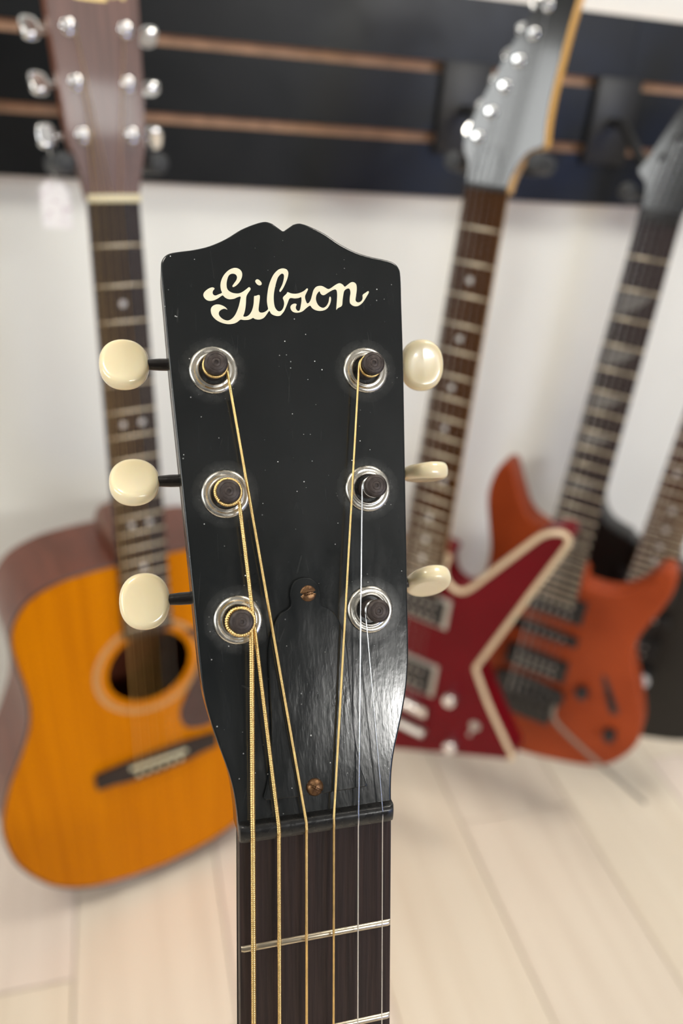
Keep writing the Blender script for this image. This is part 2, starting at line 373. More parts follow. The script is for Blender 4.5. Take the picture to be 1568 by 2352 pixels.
def fingerboard(root, off, sc, y_nut, y_end, w0, w1, th, nf, m, inlays, fret_r=1.0, doubles=(12,), inmat=None, inr=3.0, fret_m=None, fret_inset=0.3):
    fb = obj('fretboard', fin(plate([(-w0, -y_nut), (w0, -y_nut), (w1, -y_end), (-w1, -y_end)], -th, 0, 0.5, 2)), m, root, off)
    for i in range(1, nf+1):
        d = fretpos(i, sc)+y_nut; wd = w0+(w1-w0)*(d-y_nut)/(y_end-y_nut)-fret_inset
        prof = [(-wd+0.4, 0), (wd-0.4, 0)]
        bm = bmesh.new(); n = 8; rg = []
        for xx, sc_ in ((-wd, 0.55), (-wd+0.8, 1.0), (wd-0.8, 1.0), (wd, 0.55)):
            rg.append([bm.verts.new((xx, -d + 1.15*fret_r*math.cos(math.pi*k/n), -0.15 + fret_r*sc_*1.1*math.sin(math.pi*k/n))) for k in range(n+1)])
        for a, b in zip(rg, rg[1:]):
            for k in range(n): bm.faces.new((a[k], a[k+1], b[k+1], b[k]))
            bm.faces.new((a[n], a[0], b[0], b[n]))
        bm.faces.new(rg[0]); bm.faces.new(rg[-1])
        obj('fret', fin(bm), fret_m or M['fret'], fb)
    dot = None
    for f_ in inlays:
        d = (fretpos(f_-1, sc)+fretpos(f_, sc))/2+y_nut
        xs = (-9.5, 9.5) if f_ in doubles else (0,)
        for xx in xs:
            if dot is None:
                dot = obj('inlay_dot', fin(lathe([(0, -0.5), (inr, -0.5), (inr, 0.06), (0, 0.06)], 20)), inmat or M['pearl'], fb, (xx/1000, -d/1000, 0))
            else: share(dot, fb, (xx/1000, -d/1000, 0))
    return fb
def string_path_tube(path, r, wound=None, ridge_len=None, n=8, step=None):
    """resampled tube; wound=(pitch, amp) makes real wrap ridges"""
    pts = [Vector(p) for p in path]
    if not wound: return tube(pts, r, n)
    pitch, amp = wound; st = pitch/4.0
    out = []; rad = []; s = 0.0
    acc = 0.0; carry = 0.0
    for a, b in zip(pts, pts[1:]):
        L_ = (b-a).length
        if L_ < 1e-6: continue
        if ridge_len is not None and acc > ridge_len:
            out.append(a); rad.append(r); acc += L_; continue
        t = carry
        while t < L_:
            sl = acc+t
            if ridge_len is not None and sl > ridge_len: break
            out.append(a+(b-a)*(t/L_)); rad.append(r*(1-amp+amp*abs(math.cos(math.pi*sl/pitch))*1.6)); t += st
        carry = max(0.0, t-L_); acc += L_
    out.append(pts[-1]); rad.append(r)
    return tube(out, rad, n)

# oval tuner button, long axis x (shaft side at x=0), face toward z
def button_mesh(lx=14.7, ly=16.9, th=6.4, ex=2.22):
    bm = bmesh.new(); n = 40
    prof = [(0.0, 0.39), (0.3, 0.395), (0.55, 0.41), (0.72, 0.425), (0.83, 0.415), (0.91, 0.36), (0.96, 0.28), (0.99, 0.17), (1.0, 0.05)]
    full = [(s, h) for s, h in prof] + [(s, -h) for s, h in prof[::-1]]
    rings = []
    for s, h in full:
        if s == 0: rings.append([bm.verts.new((lx/2, 0, h*th))]); continue
        rg = []
        for i in range(n):
            a = 2*math.pi*i/n; c, s_ = math.cos(a), math.sin(a)
            px = math.copysign(abs(c)**(2/ex), c)*lx/2*s; py = math.copysign(abs(s_)**(2/ex), s_)*ly/2*s
            k = 1.0 - 0.22*max(0.0, -px/(lx/2))      # thinner toward the shaft
            rg.append(bm.verts.new((lx/2+px, py, h*th*k)))
        rings.append(rg)
    for a, b in zip(rings, rings[1:]):
        for i in range(n):
            j = (i+1) % n
            if len(a) == 1: bm.faces.new((a[0], b[i], b[j]))
            elif len(b) == 1: bm.faces.new((a[i], a[j], b[0]))
            else: bm.faces.new((a[i], a[j], b[j], b[i]))
    return bm

# ================================================================== FOREGROUND: vintage black-headstock guitar
def lacquer_mat():
    """worn black lacquer: dust specks, hairlines, grey haze rings of dirt round the six bushings"""
    m = bpy.data.materials.new('worn_black_lacquer'); m.use_nodes = True; nt = m.node_tree; N = nt.nodes; L = nt.links
    b = N['Principled BSDF']; b.inputs['Specular IOR Level'].default_value = 0.5
    b.inputs['Coat Weight'].default_value = 0.0
    tc = N.new('ShaderNodeTexCoord'); P = tc.outputs['Object']
    def math_(op, a, b_=None, clamp=False):
        n = N.new('ShaderNodeMath'); n.operation = op; n.use_clamp = clamp
        for i, v in enumerate((a, b_)):
            if v is None: continue
            if isinstance(v, (int, float)): n.inputs[i].default_value = v
            else: L.new(v, n.inputs[i])
        return n.outputs[0]
    def noise(scale, det=4, vec=None, rough=0.55):
        mp = N.new('ShaderNodeMapping'); mp.inputs['Scale'].default_value = scale; L.new(vec or P, mp.inputs['Vector'])
        n = N.new('ShaderNodeTexNoise'); n.inputs['Scale'].default_value = 1; n.inputs['Detail'].default_value = det; n.inputs['Roughness'].default_value = rough
        L.new(mp.outputs[0], n.inputs['Vector']); return n.outputs[0]
    def maprange(v, a, b_, c=0.0, d=1.0):
        n = N.new('ShaderNodeMapRange'); n.inputs[1].default_value = a; n.inputs[2].default_value = b_; n.inputs[3].default_value = c; n.inputs[4].default_value = d
        L.new(v, n.inputs[0]); return n.outputs[0]
    def specks(scale, size, keep):
        v = N.new('ShaderNodeTexVoronoi'); v.inputs['Scale'].default_value = scale; L.new(P, v.inputs['Vector'])
        d = maprange(v.outputs['Distance'], size*0.5, size, 1.0, 0.0)
        sp = N.new('ShaderNodeSeparateColor'); L.new(v.outputs['Color'], sp.inputs[0])
        k = math_('GREATER_THAN', sp.outputs[0], keep)
        return math_('MULTIPLY', math_('MULTIPLY', d, k), sp.outputs[1])
    s1 = specks(380, 0.085, 0.30); s2 = specks(190, 0.055, 0.70)
    cluster = maprange(noise((45, 45, 45), 3), 0.40, 0.56)
    s1 = math_('MULTIPLY', s1, cluster)
    # hairline scratches: two thin warped line families
    def lines(rotz, sc, thr):
        mp = N.new('ShaderNodeMapping'); mp.inputs['Rotation'].default_value = (0, 0, rotz); mp.inputs['Scale'].default_value = sc; L.new(P, mp.inputs['Vector'])
        v = N.new('ShaderNodeTexVoronoi'); v.feature = 'DISTANCE_TO_EDGE'; v.inputs['Scale'].default_value = 1; L.new(mp.outputs[0], v.inputs['Vector'])
        return maprange(v.outputs['Distance'], thr*0.3, thr, 1.0, 0.0)
    gate = maprange(noise((120, 120, 120), 2), 0.56, 0.64)
    sc1 = math_('MULTIPLY', lines(0.5, (120, 14, 30), 0.006), gate)
    gate2 = maprange(noise((70, 70, 70), 2), 0.57, 0.66)
    sc2 = math_('MULTIPLY', lines(-0.9, (100, 12, 30), 0.006), gate2)
    # dirt rings
    mind = None
    for (bx_, by_) in BUSH3:
        vm = N.new('ShaderNodeVectorMath'); vm.operation = 'DISTANCE'; L.new(P, vm.inputs[0]); vm.inputs[1].default_value = (bx_[0], bx_[1], bx_[2]); 
        mind = vm.outputs['Value'] if mind is None else math_('MINIMUM', mind, vm.outputs['Value'])
    ring = math_('MULTIPLY', maprange(mind, 0.0064, 0.0102, 1.0, 0.0), maprange(noise((420, 420, 420), 6, rough=0.7), 0.15, 0.85))
    haze = maprange(noise((38, 38, 38), 5), 0.45, 0.75, 0.0, 0.25)
    amt = math_('ADD', math_('MULTIPLY', ring, 0.13), math_('ADD', math_('MULTIPLY', sc1, 0.030), math_('MULTIPLY', sc2, 0.035)))
    amt = math_('ADD', amt, math_('MULTIPLY', haze, 0.05))
    mx = N.new('ShaderNodeMix'); mx.data_type = 'RGBA'; mx.inputs[6].default_value = (0.0075, 0.0090, 0.0095, 1); mx.inputs[7].default_value = (0.42, 0.42, 0.40, 1)
    L.new(math_('MINIMUM', amt, 0.6), mx.inputs[0])
    mx2 = N.new('ShaderNodeMix'); mx2.data_type = 'RGBA'; mx2.inputs[7].default_value = (0.85, 0.85, 0.82, 1)
    L.new(math_('MINIMUM', math_('MULTIPLY', math_('ADD', s1, s2), 1.2), 1.0), mx2.inputs[0]); L.new(mx.outputs[2], mx2.inputs[6])
    L.new(mx2.outputs[2], b.inputs['Base Color'])
    rn = maprange(noise((180, 30, 180), 6), 0.3, 0.7, 0.11, 0.21)
    L.new(math_('ADD', rn, math_('MULTIPLY', ring, 0.25), True), b.inputs['Roughness'])
    bp = N.new('ShaderNodeBump'); bp.inputs['Strength'].default_value = 0.075; bp.inputs['Distance'].default_value = 0.0004
    hgt = math_('ADD', noise((900, 90, 900), 4), math_('MULTIPLY', noise((150, 150, 150), 3), 0.8))
    L.new(hgt, bp.inputs['Height']); L.new(bp.outputs[0], b.inputs['Normal'])
    return m

def build_front_guitar():
    BA = 15.5
    TM = tilt_m(BA)
    # pose of the nut, solved from the photograph
    rx, ry, rz = -0.0694, -0.2469, -0.045
    Rx = Matrix.Rotation(rx, 3, 'X'); Ry = Matrix.Rotation(ry, 3, 'Y'); Rz = Matrix.Rotation(rz, 3, 'Z')
    Rm = Ry @ Rx @ Rz
    cu, cd, cn = Rm.col[0], Rm.col[1], -Rm.col[2]
    def toW(v): return c_r*v[0] + c_d*v[1] + fw*v[2]
    u, d, n = toW(cu), toW(cd), toW(cn)
    a = R(BA); d2 = d*math.cos(a)-n*math.sin(a); n2 = n*math.cos(a)+d*math.sin(a); up = -d2
    O = toW(Vector((-6.9013, 87.9902, 219.2488))/1000) + Vector((0, 0, CH))
    TAIL = 0.812
    base = O - up*TAIL
    mw = Matrix(((u.x, up.x, n2.x, base.x), (u.y, up.y, n2.y, base.y), (u.z, up.z, n2.z, base.z), (0, 0, 0, 1)))
    g = thing('acoustic_guitar', mw, 'old black-faced guitar headstock with cream tuner buttons, in sharp focus in front', 'guitar')
    off = (0, TAIL, 0)
    def P(name, bm, m, mwx=TM, parent=g, **k):
        return obj(name, fin(bm, mwx), m, parent, off if parent is g else None, **k)
    def headpt(x, y, z): return TM @ Vector((x, y, z))
    rows = [(22.72, 130.12), (21.08, 94.33), (19.44, 58.54)]
    global BUSH3
    BUSH3 = []
    for (bx, by) in rows:
        for s in (-1, 1):
            q = headpt(s*bx, by, 0)/1000; BUSH3.append(((q.x, q.y, q.z), 0))
    lac = lacquer_mat(); M['lac'] = lac
    half = [(3.1, 174.5), (5.2, 175.0), (8.2, 174.2), (12.6, 172.2), (17.2, 169.2), (22.0, 166.9), (26.6, 165.6), (31.2, 164.8), (34.0, 164.0), (35.6, 162.3), (36.05, 159.5),
            (35.7, 150), (34.95, 130), (33.4, 100), (31.9, 70), (31.3, 58), (30.95, 50), (30.4, 42), (29.5, 35.5), (28.0, 29), (26.1, 22.5), (24.3, 16.5), (23.1, 10.5), (22.5, 4), (22.4, -1.0)]
    hr = catmull(half, 4, closed=False)
    outline = [(0.2, 172.4)] + hr + [(-x_, y_) for x_, y_ in hr[::-1]] + [(-0.2, 172.4)]
    head = P('headstock', plate(outline, -14.2, 0, 1.1, 4), lac, angle=50)
    # lettering
    ca = lambda x_, y_: (440+x_/7.127, 590+y_/7.127)
    cb = lambda x_, y_: (640+x_/6.533, 590+y_/6.533)
    A, B = 'A', 'B'
    seq = [(A, [(375,520),(335,500),(270,525),(210,575),(190,625),(210,675),(255,712),(310,722),(370,710),(430,680),(480,645),(510,632),(545,665),(590,690),(640,695),(700,685),(750,662),(800,652),(795,700),(775,790),(745,880),(705,960),(655,1015),(600,1042),(545,1035),(490,1005),(450,960),(445,915),(465,880),(510,855),(545,852),(585,865),(550,825),(500,797),(440,780),(385,785),(340,810),(315,850),(315,900),(330,950),(365,1000),(420,1045),(490,1080),(560,1098),(630,1102),(700,1090),(750,1065),(800,1028),(850,1035),(920,1032),(970,1018),(1005,1000),(1035,1018),(1090,1028),(1145,1018),(1190,990),(1225,945),(1270,885),(1295,925),(1340,955),(1400,970),(1450,962)]),
           (B, [(45,860),(80,815),(110,750),(135,685),(155,635),(180,618),(240,625),(300,618),(335,605),(340,660),(330,730),(318,790),(300,812),(275,805),(255,775),(258,740),(268,715),(240,702),(200,715),(175,745),(180,785),(205,820),(250,838),(310,835),(360,815),(410,772),(468,732),(500,770),(550,800),(610,812),(670,805),(720,780),(755,735),(778,675),(782,615),(765,598),(755,625),(745,680),(715,735),(680,762),(650,765),(610,745),(580,710),(560,660),(557,610),(572,560),(608,518),(625,550),(650,572),(680,575),(715,555),(760,525),(810,498),(850,490),(868,510),(875,560),(872,650),(862,790),(885,770),(945,735),(955,660),(965,580),(980,515),(1010,485),(1045,475),(1065,490),(1075,540),(1065,610),(1065,680),(1085,715),(1120,737),(1165,742),(1205,730),(1250,695),(1290,640),(1320,590),(1350,535),(1338,515),(1300,540),(1258,572),(1258,620),(1240,660),(1200,685),(1165,675),(1150,650),(1155,600),(1168,500),(1165,430),(1145,395),(1110,380),(1075,388),(1030,420),(990,450),(960,420),(920,398),(880,405),(830,435),(780,470),(740,485),(700,465),(650,440),(600,438),(555,455),(520,500),(500,570),(480,640),(455,685),(425,700),(405,660),(392,600),(410,550),(437,490),(420,475),(380,510),(320,540),(250,555),(180,548),(130,530),(115,555),(62,610),(75,660),(80,710),(65,770),(35,810)]),
           (A, [(1425,893),(1390,870),(1360,820),(1345,740),(1342,640),(1355,540),(1380,430),(1410,340),(1450,290),(1480,275),(1505,290),(1510,340),(1490,430),(1460,500),(1435,550),(1450,575)]),
           (B, [(60,480),(100,400),(130,320),(143,250),(130,205),(100,182),(60,175),(20,182)]),
           (A, [(1400,225),(1340,290),(1290,390),(1255,500),(1235,640),(1232,740),(1245,820),(1248,860),(1200,900),(1150,915),(1110,905),(1095,870),(1100,800),(1110,720),(1115,640),(1090,625),(1050,640),(1022,645),(1018,700),(1010,790),(985,880),(945,945),(895,978),(845,975),(862,920),(880,830),(888,740),(895,650),(925,590),(965,530),(940,497),(900,525),(840,570),(780,597),(720,600),(660,588),(610,560),(580,520),(570,450),(580,380),(605,310),(645,280),(690,278),(725,295),(742,335),(728,385),(690,440),(665,480),(685,495),(735,465),(785,410),(820,340),(825,270),(800,220),(755,190),(700,182),(640,200),(580,240),(520,310),(480,400),(470,480),(482,550),(495,590),(440,615),(390,635),(355,620),(342,590),(350,555)])]
    # measured photo positions of the letters carried onto the face plane in mm
    Oc = Vector((-6.9013, 87.9902, 219.2488))
    def face_mm(px, py):
        ray = Vector(((px-784)/1766, (py-1176)/1766, 1)); t_ = Oc.dot(cn)/ray.dot(cn); q = ray*t_-Oc
        return (q.dot(cu), -q.dot(cd))
    pts = [face_mm(*(ca(*p) if k == A else cb(*p))) for k, lst in seq for p in lst]
    word = catmull(pts, 3)
    dot = catmull([face_mm(*ca(*p)) for p in [(1040,400),(1062,370),(1100,378),(1140,420),(1142,455),(1105,468),(1065,445)]], 4)
    lg = P('logo_lettering', polyfill(word, 0.10, 0.3), M['logo']); tag(lg, 'cream script word Gibson on the black headstock face')
    P('logo_dot', polyfill(dot, 0.10, 0.3), M['logo'])
    # bushings, posts
    bush = None; post = None
    # shared meshes are built about their own centre and placed with the head tilt
    brot = (R(-BA), 0, 0)
    prof_b = [(6.95, -0.2), (6.95, 0.45), (6.75, 0.8), (6.3, 1.05), (5.75, 1.12), (5.4, 1.0), (5.05, 0.98), (4.75, 1.2), (4.45, 1.25), (4.15, 1.0), (3.95, 0.3), (3.9, -1.2)]
    prof_p = [(3.0, -13), (3.0, 2.2), (2.75, 3.2), (2.6, 5.0), (2.75, 6.6), (3.25, 7.6), (3.35, 8.3), (3.3, 9.0), (3.05, 9.35), (2.4, 9.5), (2.3, 9.42), (2.2, 9.5), (1.3, 9.52), (1.2, 9.42), (1.1, 9.5), (0.55, 9.5), (0.45, 9.3), (0, 9.2)]
    bush0 = fin(lathe(prof_b, 48, cap=False)); post0 = fin(lathe(prof_p, 32, cap=False))
    but0 = fin(button_mesh())
    shaft_angles = {(-1, 0): 22, (-1, 1): 38, (-1, 2): 3, (1, 0): 12, (1, 1): 90, (1, 2): 66}
    for i, (bx, by) in enumerate(rows):
        for s in (-1, 1):
            q = headpt(s*bx, by, 0)/1000 + Vector(off)
            if bush is None:
                bush = obj('tuner_bushing', bush0, M['nickel'], g, q, angle=60); bush.rotation_euler = brot
                post = obj('string_post', post0, M['post'], g, q, angle=45); post.rotation_euler = brot
            else:
                share(bush, g, q, brot); p_ = share(post, g, q, brot)
            # shaft and button behind the back of the headstock
            sy = by+6.3; inner = [40.3, 38.9, 37.5][i]; zz = -18.0
            P('tuner_shaft', tube([(s*(bx+3), sy, zz), (s*(inner-3), sy, zz), (s*(inner+1.0), sy, zz)], [2.0, 1.9, 1.6], 12), M['shaft'])
            q = headpt(s*inner, sy, zz)/1000 + Vector(off)
            ang = shaft_angles[(s, i)]
            m3 = (TM @ Matrix.Rotation(0 if s > 0 else math.pi, 4, 'Z') @ Matrix.Rotation(R(ang), 4, 'X'))
            if i == 0 and s == -1:
                bo = obj('tuner_button', but0, M['ivory'], g, angle=60)
            else:
                bo = bo.copy(); C.objects.link(bo); bo.parent = g
            bo.matrix_local = Matrix.Translation(q) @ m3
    for s in (-1, 1):
        P('tuner_plate', plate([(s*14, 48), (s*28, 48), (s*31, 146), (s*17, 146)][::s], -15.6, -14.2, 0.2, 1), M['plate'])
    # truss rod cover, bell shaped
    hb = [(0, 69.3), (2.2, 68.8), (3.7, 67.2), (4.4, 64.6), (4.3, 62.0), (4.9, 60.8), (7.6, 59.2), (9.6, 56.3), (11.1, 51.3), (11.7, 46), (11.8, 38), (12.0, 27), (12.6, 20), (13.6, 13.5), (15.1, 8.6), (14.6, 7.9), (8, 7.7), (0, 7.6)]
    hc = catmull(hb[:-3], 4, closed=False) + hb[-3:]
    P('truss_rod_cover', plate(hc[:-1] + [(0, 7.6)] + [(-x_, y_) for x_, y_ in hc[1:-1]][::-1], 0, 1.25, 0.35, 2), lac)
    def screw(name, x, y, z, r, h, slot_ang):
        bm = bmesh.new(); n = 30; grid = {}
        ca_, sa_ = math.cos(slot_ang), math.sin(slot_ang)
        for ri in range(13):
            rr = r*math.sin(ri/12*math.pi/2) if ri else 0
            for k in range(n if ri else 1):
                a_ = 2*math.pi*k/n; xx, yy = rr*math.cos(a_), rr*math.sin(a_)
                zz = h*math.sqrt(max(0, 1-(rr/r)**2))*1.0
                w_ = abs(-xx*sa_+yy*ca_)
                if w_ < 0.30: zz -= 0.55*min(1, zz/0.5+0.2)
                grid[ri, k] = bm.verts.new((x+xx, y+yy, z+zz))
        for ri in range(1, 13):
            for k in range(n):
                k2 = (k+1) % n
                if ri == 1: bm.faces.new((grid[0, 0], grid[1, k], grid[1, k2]))
                else: bm.faces.new((grid[ri-1, k], grid[ri, k], grid[ri, k2], grid[ri-1, k2]))
        return P(name, bm, M['brass'], angle=60)
    screw('cover_screw', 0.9, 64.6, 1.25, 2.35, 0.75, 0.12)
    screw('cover_screw', -0.4, 9.8, 1.25, 2.5, 1.6, -0.55)
    # neck side: nut, fretboard, frets, shaft
    I4 = Matrix.Identity(4)
    nb = bmesh.new()
    prof = [(-2.5, -4), (-2.5, 1.2), (-2.1, 1.9), (-0.9, 2.45), (1.0, 2.55), (2.1, 2.1), (2.6, 1.0), (2.6, -4)]
    prof = catmull(prof, 3, closed=False)
    rg = [[nb.verts.new((x_, p[0], p[1]*k if p[1] > 0 else p[1])) for p in prof] for x_, k in ((-22.4, 0.55), (-22.1, 0.78), (-21.0, 0.97), (-19.5, 1.0), (19.5, 1.0), (21.0, 0.97), (22.1, 0.78), (22.4, 0.55))]
    for a_, b_ in zip(rg, rg[1:]):
        for k in range(len(prof)-1): nb.faces.new((a_[k], a_[k+1], b_[k+1], b_[k]))
    nb.faces.new(rg[0]); nb.faces.new(rg[-1])
    P('nut', nb, M['nutblk'], I4)
    fb = fingerboard(g, off, 628.65, 2.5, 435, 22.3, 28.5, 5.5, 19, M['rose'], (3, 5, 7, 9, 12, 15), 0.95, doubles=(12,), fret_inset=0.35)
    P('neck', neck_mesh(3.0, -318, 22.35, 28.0, 17, 20, -5.4), M['blackb'], I4)
    # strings
    nutx = [-18.75, -11.5, -3.65, 4.3, 11.5, 18.75]
    endx = [-27.5, -16.5, -5.5, 5.5, 16.5, 27.5]
    gauge = [0.69, 0.57, 0.44, 0.36, 0.23, 0.175]
    wound = [(0.62, 0.16), (0.50, 0.15), (0.40, 0.10), (0.34, 0.08), None, None]
    posts = [(-1, 2), (-1, 1), (-1, 0), (1, 0), (1, 1), (1, 2)]
    for k in range(6):
        s, r_ = posts[k]; px, py = s*rows[r_][0], rows[r_][1]; rs = gauge[k]
        turns = [1.3, 1.6, 2.4, 2.6, 2.7, 3.2][k]
        zt, zb = 6.6, 6.6 - turns*rs*2.05 - 0.2
        zb = max(zb, 3.6)
        # leaves the post on its inner side, heading for the nut slot
        nx = nutx[k]; ny = 2.2
        dx, dy = nx-px, ny-py; L_ = math.hypot(dx, dy); rad = 2.75+rs
        th0 = math.atan2(dy, dx)
        # tangent point on the inner side
        al = math.acos(rad/L_)
        cand = [th0+al, th0-al]
        tp = max(cand, key=lambda t: -s*math.cos(t))
        sgn = 1 if tp == cand[0] else -1
        path = []; m_ = int(28*turns)
        for j in range(m_+1):
            t_ = j/m_
            ang = tp + sgn*(1-t_)*turns*2*math.pi
            rr = rad + (0.35 if k < 2 else 0.1)*math.sin(t_*turns*math.pi)
            path.append(headpt(px+rr*math.cos(ang), py+rr*math.sin(ang), zt+(zb-zt)*t_))
        z_n = 2.25 + rs*0.2
        pn = Vector((nx, 1.6, z_n))
        last = path[-1]
        for j in range(1, 5): path.append(last.lerp(pn, j/5))
        path.append(pn); path.append(Vector((nx, -0.4, z_n+0.25))); path.append(Vector((nx, -2.0, z_n+0.05)))
        e = Vector((endx[k], -628.65-2.5, 5.5))
        st = Vector((nx, -2.0, z_n+0.05))
        for y_ in (-20, -50, -100, -200, -400): path.append(st.lerp(e, (-y_-2)/629.0))
        path.append(e)
        bm = string_path_tube(path, rs, wound[k], ridge_len=(turns*2*math.pi*rad+170) if wound[k] else None, n=10 if k < 2 else 8)
        o = P('guitar_string', bm, M['bronze'] if k < 4 else M['steel'], I4, angle=80)
    # body below the frame (rests on the floor)
    body_parts(g, off, [(0, -318), (20, -318), (50, -320), (85, -330), (112, -352), (122, -385), (121, -420), (112, -455), (104, -490), (103, -520), (112, -560), (135, -600), (160, -640), (180, -685), (187, -725), (180, -765), (155, -795), (110, -808), (55, -811), (0, -812)],
               104, -9, (0, -440), 50, M['sunb'], M['mahog'], M['cream'], sc=631.15, dark=True)
    return g

def body_parts(g, off, half, depth, ztop, hole_c, hole_r, topm, sidem, bindm, sc=645.0, dark=False):
    """hollow flat-top body: top with sound hole, sides, back, binding, rosette, bridge, saddle, pins"""
    hr = catmull(half, 4, closed=False)
    outl = hr + [(-x_, y_) for x_, y_ in hr[1:-1]][::-1]
    top = obj('soundboard', fin(ring_plate(outl, circle(hole_r, 48, hole_c), ztop, 3)), topm, g, off)
    bm = bmesh.new()
    ring = []
    for (ins, z) in ((0, ztop-0.5), (0, ztop-depth)):
        ring.append([bm.verts.new((p[0], p[1], z)) for p in outl])
    n = len(outl)
    for i in range(n): bm.faces.new((ring[0][i], ring[0][(i+1) % n], ring[1][(i+1) % n], ring[1][i]))
    obj('sides', fin(bm), sidem, g, off, angle=60)
    obj('back', fin(plate(outl, ztop-depth-3, ztop-depth, 1.2, 2)), sidem, g, off)
    obj('binding', fin(tube([(p[0], p[1], ztop-0.6) for p in outl], 1.6, 6, closed=True)), bindm, g, off)
    obj('rosette', fin(ring_plate(circle(hole_r+16.5, 64, hole_c), circle(hole_r+12, 64, hole_c), ztop+0.12, 0.4)), M['ros'], g, off)
    obj('rosette', fin(ring_plate(circle(hole_r+10.5, 64, hole_c), circle(hole_r+8.5, 64, hole_c), ztop+0.12, 0.4)), M['ros'], g, off)
    by = -(sc+4)
    bo = [(-77, by+10), (-78, by), (-77, by-11), (-56, by-12), (-44, by-15), (-25, by-17), (0, by-18), (25, by-17), (44, by-15), (56, by-12), (77, by-11), (78, by), (77, by+10), (40, by+13), (0, by+13.5), (-40, by+13)]
    br = obj('bridge', fin(plate(bo, ztop, ztop+8, 1.5, 2)), M['ebony'], g, off)
    obj('saddle', fin(join(bmesh.new(), tube([(-36, by+4+1.5, ztop+8), (36, by+4-1.5, ztop+8)], 2.2, 8))), M['bone'], br)
    pin = None
    for k in range(6):
        l_ = ((-27+54*k/5)/1000, (by-7+ (0))/1000, (ztop+8)/1000)
        if pin is None: pin = obj('bridge_pin', fin(lathe([(2.0, -3), (2.6, 0.2), (2.6, 1.6), (1.8, 2.8), (0, 3.2)], 14)), M['bone'], br, l_)
        else: share(pin, br, l_)
    return outl

front = build_front_guitar()

# ================================================================== hung acoustic on the left
def tuner_set(g, off, TM, spots, bush_r, post_h, metal, btn_mesh, btn_mat, shaft_z, dirs, blen, name_btn='tuner_button', rots=None):
    """bushing + post + shaft + button for each spot (x,y,z0)"""
    lb = fin(lathe([(bush_r, -0.5), (bush_r, 1.0), (bush_r*0.85, 2.2), (bush_r*0.6, 2.4), (bush_r*0.55, 2.0), (bush_r*0.5, post_h), (bush_r*0.38, post_h+0.8), (0, post_h+0.8)], 24, cap=False))
    bo = None; bt = None
    for i, (x, y) in enumerate(spots):
        q = (TM @ Vector((x, y, 0)))/1000 + Vector(off)
        rot = TM.to_euler()
        if bo is None: bo = obj('tuner_post', lb, metal, g, q, angle=50); bo.rotation_euler = rot
        else: share(bo, g, q, rot)
        dx, dy = dirs[i]
        a = Vector((x+dx*6, y+dy*6, shaft_z)); b = Vector((x+dx*(blen+1), y+dy*(blen+1), shaft_z))
        obj('tuner_shaft', fin(tube([a, b], 2.0, 10), TM), metal, g, off)
        ang = math.atan2(dy, dx)
        m4 = Matrix.Translation((TM @ Vector((x+dx*blen, y+dy*blen, shaft_z)))/1000 + Vector(off)) @ TM @ Matrix.Rotation(ang, 4, 'Z') @ Matrix.Rotation(R((rots or [0]*9)[i]), 4, 'X')
        if bt is None: bt = obj(name_btn, btn_mesh, btn_mat, g, angle=60)
        else: bt = bt.copy(); C.objects.link(bt); bt.parent = g
        bt.matrix_local = m4

